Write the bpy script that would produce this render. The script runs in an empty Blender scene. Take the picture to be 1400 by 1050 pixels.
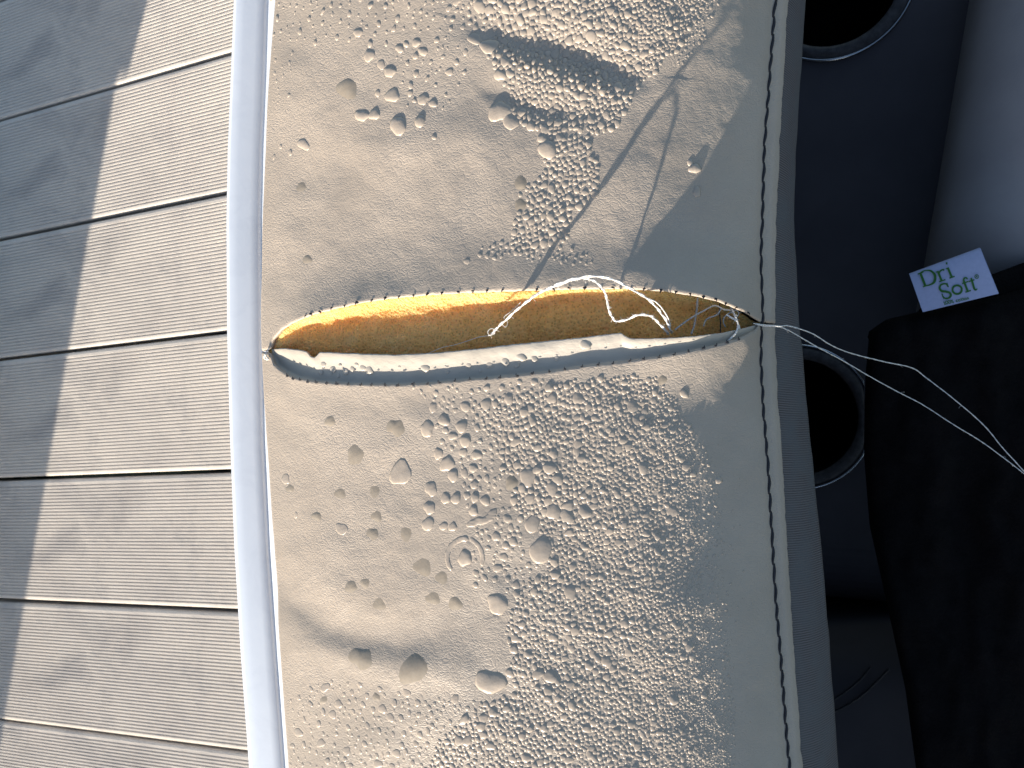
import bpy, bmesh, math, random
import numpy as np
from mathutils import Vector, Matrix

random.seed(7)
rng = np.random.default_rng(7)
S = bpy.context.scene
COL = S.collection

# ------------------------------------------------------------------ camera
TILT = math.radians(22.3)
F = 1089.0                       # focal length in pixels of a 1400 wide picture
CZ = 0.67
cam_d = bpy.data.cameras.new('camera')
cam_d.sensor_width = 36.0
cam_d.lens = 28.0
cam_d.clip_start = 0.01
cam_d.clip_end = 200.0
cam_d.dof.use_dof = True
cam_d.dof.focus_distance = 0.335
cam_d.dof.aperture_fstop = 34.0
cam = bpy.data.objects.new('camera', cam_d)
COL.objects.link(cam)
ax = np.array([-math.sin(TILT), 0, -math.cos(TILT)])
rt = np.array([math.cos(TILT), 0, -math.sin(TILT)])
up = np.array([0.0, 1.0, 0.0])
cam.matrix_world = Matrix(((rt[0], up[0], -ax[0], 0), (rt[1], up[1], -ax[1], 0), (rt[2], up[2], -ax[2], CZ), (0, 0, 0, 1)))
S.camera = cam

# ------------------------------------------------------------------ sky, sun, exposure
SUN_EL = math.radians(14.5)
SUN_A = 0.36                     # sun stands towards -x by this and towards -y by the rest
SUN_B = math.sqrt(1 - SUN_A ** 2)
SUN_DIR = Vector((-SUN_A * math.cos(SUN_EL), -SUN_B * math.cos(SUN_EL), math.sin(SUN_EL)))
world = bpy.data.worlds.new('World')
S.world = world
world.use_nodes = True
wn = world.node_tree
for n in list(wn.nodes):
    wn.nodes.remove(n)
w_out = wn.nodes.new('ShaderNodeOutputWorld')
w_bg = wn.nodes.new('ShaderNodeBackground')
w_sky = wn.nodes.new('ShaderNodeTexSky')
w_sky.sky_type = 'NISHITA'
w_sky.sun_disc = False
w_sky.sun_elevation = SUN_EL
w_sky.sun_rotation = math.atan2(SUN_DIR.x, SUN_DIR.y)
w_bg.inputs['Strength'].default_value = 0.10
wn.links.new(w_sky.outputs[0], w_bg.inputs[0])
wn.links.new(w_bg.outputs[0], w_out.inputs[0])
sun_d = bpy.data.lights.new('sun', 'SUN')
sun_d.energy = 5.0
sun_d.angle = math.radians(0.5)
sun_d.color = (1.0, 0.90, 0.76)
sun = bpy.data.objects.new('sun', sun_d)
COL.objects.link(sun)
sun.rotation_euler = (-SUN_DIR).to_track_quat('-Z', 'Y').to_euler()
S.view_settings.view_transform = 'Standard'
S.view_settings.look = 'None'
S.view_settings.gamma = 1.0
S.view_settings.use_curve_mapping = False
S.view_settings.exposure = 1.12
S.cycles.max_bounces = 5
S.cycles.diffuse_bounces = 3
S.cycles.glossy_bounces = 2

# ------------------------------------------------------------------ helpers
def tag(o, label=None, cat=None, group=None, kind=None):
    if label: o['label'] = label
    if cat: o['category'] = cat
    if group: o['group'] = group
    if kind: o['kind'] = kind
    return o

def empty(name, loc=(0, 0, 0), parent=None):
    o = bpy.data.objects.new(name, None)
    o.empty_display_size = 0.02
    COL.objects.link(o)
    o.location = loc
    if parent: put_under(o, parent)
    return o

def put_under(o, parent):
    o.parent = parent
    o.matrix_parent_inverse = Matrix.Translation(-Vector(abs_loc(parent)))

def abs_loc(o):
    v = Vector(o.location)
    return v

def mesh_obj(name, verts, faces, mat, parent=None, smooth=True):
    me = bpy.data.meshes.new(name)
    me.from_pydata([tuple(v) for v in verts] if not isinstance(verts, np.ndarray) else verts.tolist(), [], faces if not isinstance(faces, np.ndarray) else faces.tolist())
    me.update()
    if smooth:
        me.polygons.foreach_set('use_smooth', [True] * len(me.polygons))
    if mat: me.materials.append(mat)
    o = bpy.data.objects.new(name, me)
    COL.objects.link(o)
    if parent: put_under(o, parent)
    return o

def grid_faces(nr, nc, flip=False):
    i = np.arange((nr - 1) * (nc - 1))
    r, c = i // (nc - 1), i % (nc - 1)
    a = r * nc + c
    q = np.stack([a, a + 1, a + nc + 1, a + nc], 1)
    return q[:, ::-1] if flip else q

def ray(u, v):
    u = np.asarray(u, float); v = np.asarray(v, float)
    return ax + ((u - 700) / F)[..., None] * rt + ((525 - v) / F)[..., None] * up

def at_z(u, v, z):
    """world point seen at photograph position (u, v) on the level z"""
    d = ray(u, v)
    k = (np.asarray(z, float) - CZ) / d[..., 2]
    p = d * k[..., None]
    p[..., 2] += CZ
    return p

_perm = {}
def vnoise(x, y, seed=0):
    if seed not in _perm:
        _perm[seed] = np.random.default_rng(1000 + seed).random((256, 256))
    g = _perm[seed]
    x = np.asarray(x, float); y = np.asarray(y, float)
    xi = np.floor(x).astype(int); yi = np.floor(y).astype(int)
    fx = x - xi; fy = y - yi
    fx = fx * fx * fx * (fx * (fx * 6 - 15) + 10); fy = fy * fy * fy * (fy * (fy * 6 - 15) + 10)
    a = g[xi & 255, yi & 255]; b = g[(xi + 1) & 255, yi & 255]
    c = g[xi & 255, (yi + 1) & 255]; d = g[(xi + 1) & 255, (yi + 1) & 255]
    return (a * (1 - fx) + b * fx) * (1 - fy) + (c * (1 - fx) + d * fx) * fy - 0.5

def fbm(x, y, seed=0, oct=4):
    s = 0; a = 1.0
    for k in range(oct):
        s = s + a * vnoise(x * 2 ** k + 17.3 * k, y * 2 ** k + 5.1 * k, seed + k); a *= 0.5
    return s

def sstep(a, b, x):
    t = np.clip((np.asarray(x, float) - a) / (b - a), 0, 1)
    return t * t * (3 - 2 * t)

def tube(name, pts, rad, mat, parent=None, sides=6, caps=True):
    """swept tube through world points; rad a number or one per point"""
    pts = np.asarray(pts, float); n = len(pts)
    rad = np.full(n, rad) if np.isscalar(rad) else np.asarray(rad)
    tan = np.gradient(pts, axis=0)
    tan /= np.linalg.norm(tan, axis=1)[:, None] + 1e-12
    ref = np.array([0.31, 0.2, 0.93])
    V = []
    e1 = np.cross(tan[0], ref); e1 /= np.linalg.norm(e1)
    for i in range(n):
        e1 = e1 - tan[i] * np.dot(e1, tan[i]); e1 /= np.linalg.norm(e1) + 1e-12
        e2 = np.cross(tan[i], e1)
        for k in range(sides):
            t = 2 * math.pi * k / sides
            V.append(pts[i] + rad[i] * (math.cos(t) * e1 + math.sin(t) * e2))
    Fc = []
    for i in range(n - 1):
        for k in range(sides):
            k2 = (k + 1) % sides
            Fc.append((i * sides + k, i * sides + k2, (i + 1) * sides + k2, (i + 1) * sides + k))
    if caps:
        Fc.append(tuple(range(sides))[::-1]); Fc.append(tuple((n - 1) * sides + k for k in range(sides)))
    if name is None:
        return V, Fc
    return mesh_obj(name, V, Fc, mat, parent)

def catmull(P, m=10):
    P = np.asarray(P, float)
    Q = np.vstack([2 * P[0] - P[1], P, 2 * P[-1] - P[-2]])
    out = []
    for i in range(1, len(Q) - 2):
        for k in range(m):
            t = k / m
            out.append(0.5 * (2 * Q[i] + (Q[i + 1] - Q[i - 1]) * t + (2 * Q[i - 1] - 5 * Q[i] + 4 * Q[i + 1] - Q[i + 2]) * t * t + (3 * Q[i] - Q[i - 1] - 3 * Q[i + 1] + Q[i + 2]) * t ** 3))
    out.append(P[-1])
    return np.array(out)

# ------------------------------------------------------------------ materials
class MT:
    def __init__(s, name):
        s.m = bpy.data.materials.new(name); s.m.use_nodes = True
        s.t = s.m.node_tree; s.n = s.t.nodes; s.b = s.n['Principled BSDF']
        s.co = None
    def coord(s):
        if not s.co: s.co = s.n.new('ShaderNodeTexCoord')
        return s.co.outputs['Object']
    def link(s, a, b): s.t.links.new(a, b)
    def mapping(s, scale=(1, 1, 1), rot=(0, 0, 0)):
        mp = s.n.new('ShaderNodeMapping'); mp.inputs['Scale'].default_value = scale; mp.inputs['Rotation'].default_value = rot
        s.link(s.coord(), mp.inputs[0]); return mp.outputs[0]
    def noise(s, scale, detail=4, rough=0.55, vec=None, dist=0.0):
        x = s.n.new('ShaderNodeTexNoise'); x.inputs['Scale'].default_value = scale
        x.inputs['Detail'].default_value = detail; x.inputs['Roughness'].default_value = rough; x.inputs['Distortion'].default_value = dist
        s.link(vec or s.coord(), x.inputs['Vector']); return x.outputs['Fac']
    def voro(s, scale, feature='DISTANCE_TO_EDGE', vec=None, rnd=1.0):
        x = s.n.new('ShaderNodeTexVoronoi'); x.feature = feature; x.inputs['Scale'].default_value = scale
        x.inputs['Randomness'].default_value = rnd
        s.link(vec or s.coord(), x.inputs['Vector']); return x.outputs['Distance']
    def ramp(s, fac, stops):
        x = s.n.new('ShaderNodeValToRGB'); cr = x.color_ramp
        while len(cr.elements) < len(stops): cr.elements.new(0.5)
        for e, (p, c) in zip(cr.elements, stops):
            e.position = p; e.color = (*c, 1) if len(c) == 3 else c
        s.link(fac, x.inputs[0]); return x.outputs[0]
    def mix(s, fac, a, b, mode='MIX'):
        x = s.n.new('ShaderNodeMix'); x.data_type = 'RGBA'; x.blend_type = mode
        for sock, v in ((x.inputs[0], fac), (x.inputs[6], a), (x.inputs[7], b)):
            if isinstance(v, (int, float)): sock.default_value = v
            elif isinstance(v, tuple): sock.default_value = (*v, 1)
            else: s.link(v, sock)
        return x.outputs[2]
    def math(s, op, a, b=None):
        x = s.n.new('ShaderNodeMath'); x.operation = op
        for sock, v in zip(x.inputs, (a, b)):
            if v is None: continue
            if isinstance(v, (int, float)): sock.default_value = v
            else: s.link(v, sock)
        return x.outputs[0]
    def bump(s, h, strength, dist, prev=None):
        x = s.n.new('ShaderNodeBump'); x.inputs['Strength'].default_value = strength; x.inputs['Distance'].default_value = dist
        s.link(h, x.inputs['Height'])
        if prev: s.link(prev, x.inputs['Normal'])
        return x.outputs[0]
    def set(s, color=None, rough=None, metal=None, spec=None, normal=None, **kw):
        for k, v in (('Base Color', color), ('Roughness', rough), ('Metallic', metal), ('Specular IOR Level', spec), ('Normal', normal)):
            if v is None: continue
            sock = s.b.inputs[k]
            if isinstance(v, tuple): sock.default_value = (*v, 1)
            elif isinstance(v, (int, float)): sock.default_value = v
            else: s.link(v, sock)
        for k, v in kw.items():
            s.b.inputs[k.replace('_', ' ')].default_value = v
        return s.m

def vinyl_material(name, c1, c2, grain=1.0):
    t = MT(name)
    big = t.noise(26, 3, 0.6)
    col = t.ramp(big, [(0.3, c1), (0.7, c2)])
    # leather grain: creased cells, warped and broken up by noise
    nz = t.n.new('ShaderNodeTexNoise'); nz.inputs['Scale'].default_value = 150; nz.inputs['Detail'].default_value = 2
    t.link(t.coord(), nz.inputs['Vector'])
    sc = t.n.new('ShaderNodeVectorMath'); sc.operation = 'MULTIPLY_ADD'
    sc.inputs[1].default_value = (0.007, 0.007, 0.0); t.link(nz.outputs['Color'], sc.inputs[0]); t.link(t.coord(), sc.inputs[2])
    mp = t.n.new('ShaderNodeMapping'); mp.inputs['Scale'].default_value = (0.7, 1.35, 0.6); mp.inputs['Rotation'].default_value = (0, 0, 0.3)
    t.link(sc.outputs[0], mp.inputs[0])
    v1 = t.voro(560, vec=mp.outputs[0])
    v1 = t.math('MINIMUM', t.math('MULTIPLY', v1, 6.5), 1.0)
    fine = t.noise(1500, 3, 0.75)
    h = t.math('ADD', t.math('MULTIPLY', v1, t.math('MULTIPLY', big, 1.5)), t.math('MULTIPLY', fine, 1.9))
    b = t.bump(h, 0.68 * grain, 0.00012)
    return t.set(col, 0.5, normal=b, spec=0.35)

M = {}
M['vinyl'] = vinyl_material('beige_vinyl', (0.402, 0.338, 0.278), (0.456, 0.386, 0.320))
M['vinyl_back'] = vinyl_material('pale_vinyl', (0.44, 0.395, 0.335), (0.49, 0.44, 0.38), 0.4)

t = MT('water_on_vinyl')
t.set(t.ramp(t.noise(300, 2), [(0.3, (0.378, 0.318, 0.262)), (0.7, (0.436, 0.37, 0.307))]), 0.26, spec=0.42, normal=t.bump(t.noise(900, 2, 0.6), 0.35, 0.00025))
M['water'] = t.m
t = MT('wet_vinyl'); t.set(t.ramp(t.noise(260, 3), [(0.3, (0.285, 0.240, 0.190)), (0.7, (0.34, 0.29, 0.232))]), 0.30, spec=0.4, normal=t.bump(t.noise(900, 2, 0.6), 0.3, 0.0002)); M['wet'] = t.m
t = MT('water_on_flap'); t.set(t.ramp(t.noise(300, 2), [(0.3, (0.43, 0.385, 0.33)), (0.7, (0.48, 0.43, 0.37))]), 0.26, spec=0.4); M['water_pale'] = t.m

t = MT('foam')
c = t.ramp(t.noise(60, 4, 0.65), [(0.3, (0.80, 0.44, 0.145)), (0.55, (0.86, 0.51, 0.19)), (0.75, (0.89, 0.58, 0.25))])
cells = t.ramp(t.voro(800, 'F1'), [(0.05, (0.35, 0.33, 0.30)), (0.45, (1, 1, 1))])
c = t.mix(0.55, c, cells, 'MULTIPLY')
b = t.bump(t.voro(800, 'F1'), 1.0, 0.0009)
b = t.bump(t.noise(2500, 2), 0.6, 0.0003, b)
t.set(c, 0.95, spec=0.1, normal=b, Subsurface_Weight=0.7, Subsurface_Scale=0.011)
t.b.inputs['Subsurface Radius'].default_value = (1.0, 0.65, 0.4)
M['foam'] = t.m

t = MT('binding_fabric')
wv = t.n.new('ShaderNodeTexWave'); wv.wave_type = 'BANDS'; wv.bands_direction = 'Y'
wv.inputs['Scale'].default_value = 320; wv.inputs['Distortion'].default_value = 0.5; wv.inputs['Detail'].default_value = 1
t.link(t.mapping(rot=(0, 0, 0.12)), wv.inputs['Vector'])
c = t.mix(t.math('MULTIPLY', wv.outputs['Fac'], 1.0), (0.07, 0.064, 0.066), (0.175, 0.16, 0.165))
c = t.mix(t.ramp(t.noise(70, 4), [(0.35, (0, 0, 0)), (0.7, (1, 1, 1))]), c, (0.12, 0.122, 0.13))
t.set(c, 0.85, spec=0.2, normal=t.bump(wv.outputs['Fac'], 0.5, 0.0003))
M['binding'] = t.m

t = MT('dark_thread'); t.set(t.ramp(t.noise(900, 2), [(0.3, (0.006, 0.007, 0.012)), (0.7, (0.02, 0.021, 0.03))]), 0.7); M['dark_thread'] = t.m
t = MT('white_thread')
t.set(t.ramp(t.noise(1400, 3), [(0.3, (0.60, 0.58, 0.55)), (0.7, (0.80, 0.79, 0.77))]), 0.6, spec=0.3, normal=t.bump(t.noise(3500, 2), 0.6, 0.0002)); M['white_thread'] = t.m
t = MT('grey_thread')
t.set(t.ramp(t.noise(1400, 3), [(0.3, (0.30, 0.30, 0.30)), (0.7, (0.48, 0.48, 0.48))]), 0.7); M['grey_thread'] = t.m

t = MT('white_gelcoat')
st = t.ramp(t.noise(26, 5, 0.6, dist=0.6), [(0.44, (0, 0, 0)), (0.5, (1, 1, 1)), (0.56, (0, 0, 0))])
c = t.mix(t.math('MULTIPLY', st, 0.10), t.ramp(t.noise(9, 3), [(0.3, (0.66, 0.715, 0.80)), (0.7, (0.70, 0.75, 0.83))]), (0.45, 0.50, 0.60))  # blue of the reflected sky is put into the white base
t.set(c, 0.32, spec=0.5, normal=t.bump(t.noise(160, 2), 0.1, 0.0005))
M['gelcoat'] = t.m

t = MT('composite_decking')
n1 = t.noise(5.5, 6, 0.62, vec=t.mapping((0.8, 1.3, 1)))
c = t.ramp(n1, [(0.28, (0.46, 0.42, 0.385)), (0.48, (0.66, 0.60, 0.535)), (0.70, (0.76, 0.69, 0.605))])
n2 = t.noise(11, 4, 0.7, dist=0.5)
c = t.mix(t.math('MULTIPLY', t.ramp(n2, [(0.52, (0, 0, 0)), (0.72, (1, 1, 1))]), 0.55), c, (0.33, 0.315, 0.315))
c = t.mix(0.35, c, t.ramp(t.noise(700, 2), [(0.3, (0.55, 0.55, 0.55)), (0.7, (1, 1, 1))]), 'MULTIPLY')
oi = t.n.new('ShaderNodeObjectInfo')
c = t.mix(0.22, c, t.ramp(oi.outputs['Random'], [(0, (0.72, 0.72, 0.74)), (1, (1, 0.98, 0.95))]), 'MULTIPLY')
t.set(c, 0.8, spec=0.2, normal=t.bump(t.noise(450, 3), 0.35, 0.0008))
M['deck'] = t.m

t = MT('navy_vinyl')
t.set(t.ramp(t.noise(18, 4), [(0.3, (0.062, 0.058, 0.067)), (0.7, (0.078, 0.073, 0.083))]), 0.6, spec=0.08, normal=t.bump(t.voro(500), 0.25, 0.0002))
M['navy'] = t.m
t = MT('black_cup'); t.set(t.ramp(t.noise(40, 2), [(0.3, (0.002, 0.002, 0.003)), (0.7, (0.004, 0.004, 0.005))]), 0.6, spec=0.05); M['black'] = t.m
t = MT('dark_flange'); t.set(t.ramp(t.noise(220, 4, 0.7), [(0.35, (0.05, 0.048, 0.052)), (0.65, (0.085, 0.082, 0.088))]), 0.45, spec=0.12); M['flange'] = t.m
t = MT('polished_steel'); t.set(t.ramp(t.noise(60, 3), [(0.3, (0.40, 0.42, 0.46)), (0.7, (0.55, 0.57, 0.6))]), 0.22, metal=1.0); M['steel'] = t.m
t = MT('black_towelling')
b = t.bump(t.noise(900, 3, 0.7), 1.0, 0.0012)
t.set(t.ramp(t.noise(130, 5, 0.7), [(0.3, (0.006, 0.0055, 0.006)), (0.7, (0.010, 0.009, 0.0095))]), 1.0, spec=0.03, normal=b)
M['towel'] = t.m
t = MT('grey_upholstery')
t.set(t.ramp(t.noise(30, 4), [(0.3, (0.33, 0.31, 0.315)), (0.7, (0.38, 0.36, 0.365))]), 0.7, spec=0.12, normal=t.bump(t.noise(600, 3), 0.4, 0.0003))
M['grey'] = t.m
t = MT('white_satin'); t.set(t.ramp(t.noise(700, 2), [(0.3, (0.34, 0.38, 0.56)), (0.7, (0.37, 0.41, 0.60))]), 0.6, spec=0.2); M['satin'] = t.m
t = MT('green_print'); t.set(t.ramp(t.noise(900, 2), [(0.3, (0.035, 0.12, 0.03)), (0.7, (0.05, 0.16, 0.04))]), 0.7, spec=0.1); M['print'] = t.m
t = MT('water_surface'); t.set(t.ramp(t.noise(3, 3), [(0.3, (0.012, 0.02, 0.02)), (0.7, (0.02, 0.03, 0.03))]), 0.08, normal=t.bump(t.noise(7, 3), 0.5, 0.03)); M['sea'] = t.m
t = MT('dark_timber'); t.set(t.ramp(t.noise(20, 4), [(0.3, (0.05, 0.04, 0.03)), (0.7, (0.09, 0.075, 0.055))]), 0.85); M['timber'] = t.m

# ------------------------------------------------------------------ the setting: water, dock decking
sea = mesh_obj('water', np.array([(-60, -60, -0.45), (60, -60, -0.45), (60, 60, -0.45), (-60, 60, -0.45)], float), [(0, 1, 2, 3)], M['sea'], smooth=False)
tag(sea, kind='structure')

DTH = math.radians(4.1)
PITCH = 0.1480
deck = empty('dock_decking', (0, 0, 0))
tag(deck, kind='structure')
def board_mesh():
    # cross profile with fine ribs, run along local x
    wdt = PITCH - 0.0042
    pr = [(-wdt / 2, -0.022), (-wdt / 2, -0.0022), (-wdt / 2 + 0.0012, -0.0004), (-wdt / 2 + 0.0034, 0.0)]
    n = 35; y0 = -wdt / 2 + 0.0045; y1 = wdt / 2 - 0.0045; p = (y1 - y0) / n
    for k in range(n):
        a = y0 + k * p
        pr += [(a, 0.0), (a + p * 0.12, -0.0010), (a + p * 0.36, -0.0011), (a + p * 0.48, 0.0)]
    pr += [(wdt / 2 - 0.0034, 0.0), (wdt / 2 - 0.0012, -0.0004), (wdt / 2, -0.0022), (wdt / 2, -0.022)]
    xs = [-3.2, -1.6, -1.0, -0.7, -0.46]
    V = [(x, y, z) for x in xs for (y, z) in pr]
    m = len(pr)
    Fc = []
    for i in range(len(xs) - 1):
        for k in range(m - 1):
            Fc.append((i * m + k, (i + 1) * m + k, (i + 1) * m + k + 1, i * m + k + 1))
        Fc.append((i * m + m - 1, (i + 1) * m + m - 1, (i + 1) * m, i * m))
    Fc.append(tuple(range(m))); Fc.append(tuple((len(xs) - 1) * m + k for k in range(m))[::-1])
    me = bpy.data.meshes.new('board'); me.from_pydata(V, [], Fc); me.update(); me.materials.append(M['deck'])
    return me
bme = board_mesh()
for k in range(-10, 9):
    yc = 0.0982 - PITCH / 2 + k * PITCH
    o = bpy.data.objects.new('board', bme)
    COL.objects.link(o)
    o.location = (-math.sin(DTH) * yc, math.cos(DTH) * yc, random.uniform(-0.0006, 0.0006))
    o.rotation_euler = (0, 0, DTH + random.uniform(-0.0008, 0.0008))
    o.parent = deck
for x in (-0.62, -1.3, -2.0, -2.8):
    def bx(x0, x1, y0, y1, z0, z1):
        return [(x0, y0, z0), (x1, y0, z0), (x1, y1, z0), (x0, y1, z0), (x0, y0, z1), (x1, y0, z1), (x1, y1, z1), (x0, y1, z1)], [(3, 2, 1, 0), (4, 5, 6, 7), (0, 1, 5, 4), (1, 2, 6, 5), (2, 3, 7, 6), (3, 0, 4, 7)]
    v, f = bx(x - 0.03, x + 0.03, -1.6, 1.35, -0.16, -0.024)
    j = mesh_obj('joist', v, f, M['timber'], deck, smooth=False)

# ------------------------------------------------------------------ made-up box out of view, added to throw the shadow on the decking
LH = 0.22
sh0 = at_z(195., 0., 0.0); sh1 = at_z(8., 1060., 0.0)
off = np.array([SUN_A, SUN_B, 0]) * (LH / math.tan(SUN_EL))
ed = (sh0 - sh1); ed /= np.linalg.norm(ed)
pd = np.array([-ed[1], ed[0], 0])              # away from the boat
e_top = sh0 - off
blocker = empty('unseen_blocker', tuple(e_top - ed * 1.0 + pd * 0.3))
tag(blocker, 'unseen white box added to cast the shadow edge on the decking', 'blocker')
def obox(name, o, a, b, c, mat, parent, bev=0.006):
    """box from corner o along vectors a, b, c"""
    bm = bmesh.new()
    P = [bm.verts.new(Vector(o) + Vector(a) * i + Vector(b) * j + Vector(c) * k) for k in (0, 1) for j in (0, 1) for i in (0, 1)]
    for q in ((0, 2, 3, 1), (4, 5, 7, 6), (0, 1, 5, 4), (1, 3, 7, 5), (3, 2, 6, 7), (2, 0, 4, 6)):
        bm.faces.new([P[i] for i in q])
    bmesh.ops.recalc_face_normals(bm, faces=bm.faces)
    if bev: bmesh.ops.bevel(bm, geom=bm.edges[:], offset=bev, segments=2, affect='EDGES', profile=0.6)
    me = bpy.data.meshes.new(name); bm.to_mesh(me); bm.free()
    me.materials.append(mat)
    ob = bpy.data.objects.new(name, me); COL.objects.link(ob)
    if parent: put_under(ob, parent)
    return ob
Z = np.array([0, 0, 1.0])
e_ref = e_top + ed * 0.45
obox('blocker_body', e_ref - ed * 2.0 + pd * 0.035 + Z * 0.002, ed * 1.94, pd * 0.6, Z * (LH - 0.042), M['gelcoat'], blocker)
obox('blocker_top', e_ref - ed * 2.0 + pd * 0.018 + Z * (LH - 0.039), ed * 1.97, pd * 0.63, Z * 0.039, M['gelcoat'], blocker, 0.004)
obox('blocker_step', e_ref - ed * 0.40 - pd * 0.014 + Z * (LH - 0.036), ed * 0.365, pd * 0.03, Z * 0.034, M['gelcoat'], blocker, 0.002)  # step added only to notch the cast shadow's edge

# ------------------------------------------------------------------ bolster surface: a profile swept along the rail
def prof():
    Xs = np.linspace(-0.34, 0.02, 1500)
    tl = np.interp(Xs, [-0.34, -0.285, -0.17, -0.081, -0.055, -0.02, 0.02], [-30, -17, -2, 13, 28, 52, 62])
    k = np.ones(61) / 61
    tl = np.convolve(np.pad(tl, 30, mode='edge'), k, 'valid')
    dz = -np.tan(np.radians(tl))
    Zs = np.concatenate([[0], np.cumsum((dz[1:] + dz[:-1]) / 2 * np.diff(Xs))])
    Zs += 0.355 - np.interp(-0.081, Xs, Zs)
    # photograph column of each profile point
    dx, dzv = Xs, Zs - CZ
    depth = dx * ax[0] + dzv * ax[2]
    u = 700 + F * (dx * rt[0] + dzv * rt[2]) / depth
    return u, Zs
PU, PZ = prof()
def Z0(pp): return np.interp(pp, PU, PZ)
_q = np.arange(-2000, 6000)
_d = np.interp(_q, [-2000, -300, 0, 150, 300, 440, 560, 700, 850, 1050, 1400, 6000], [150, 46, 19, 9, 2, 0, 5, 15, 24, 38, 62, 380])
_k = np.hanning(121); _k /= _k.sum()
_d = np.convolve(np.pad(_d, 60, mode='edge'), _k, 'valid')
def delta(q): return np.interp(q, _q, _d)

def base(pp, q):
    """pp: column without the rail's sideways curve"""
    pp = np.asarray(pp, float); q = np.asarray(q, float)
    return at_z(pp + delta(q), q, Z0(pp))
def base_n(pp, q):
    a = base(pp + 2, q) - base(pp - 2, q); b = base(pp, q - 2) - base(pp, q + 2)
    n = np.cross(a, b); return n / np.linalg.norm(n, axis=-1)[..., None]

UP_P = np.array([(340, 479), (357, 479), (368, 477), (372, 465), (385, 452), (400, 443), (430, 432), (460, 424), (500, 415), (540, 409), (580, 405), (640, 401), (700, 399), (740, 398), (790, 396), (850, 396), (900, 400), (940, 406), (970, 413), (1000, 424), (1020, 433), (1036, 441), (1070, 442)], float)
LO_P = np.array([(340, 480), (357, 480), (368, 482), (372, 497), (385, 508), (403, 516), (430, 521), (470, 524), (510, 525), (548, 525), (590, 523), (640, 518), (700, 513), (750, 507), (800, 499), (850, 494), (900, 487), (940, 479), (980, 470), (1010, 460), (1030, 450), (1036, 443), (1070, 442.6)], float)
FL_P = np.array([(340, 479), (368, 477), (385, 476), (405, 478), (418, 480), (424, 487), (429, 489), (433, 486), (437, 481), (480, 483), (540, 485), (600, 482), (660, 476), (700, 471), (760, 465), (800, 461), (840, 456), (848, 455), (856, 461), (862, 463), (900, 463), (940, 461), (980, 456), (1010, 450), (1036, 443)], float)
def lip_u(p): return np.interp(p, UP_P[:, 0], UP_P[:, 1])
def lip_l(p): return np.interp(p, LO_P[:, 0], LO_P[:, 1])
def flap(p): return np.interp(p, FL_P[:, 0], FL_P[:, 1])

def seg_dist(p, q, line):
    """distance to a polyline, and signed side (positive below it)"""
    best = np.full(np.shape(p), 1e9); side = np.zeros(np.shape(p)); par = np.zeros(np.shape(p))
    L = np.asarray(line, float); n = len(L) - 1
    for i in range(n):
        a, b = L[i], L[i + 1]; d = b - a; l2 = d @ d
        t = np.clip(((p - a[0]) * d[0] + (q - a[1]) * d[1]) / l2, 0, 1)
        dx = p - a[0] - t * d[0]; dy = q - a[1] - t * d[1]
        D = np.hypot(dx, dy); m = D < best
        best = np.where(m, D, best); side = np.where(m, np.sign(d[0] * dy - d[1] * dx), side); par = np.where(m, (i + t) / n, par)
    return best * np.where(side == 0, 1, side), par

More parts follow.
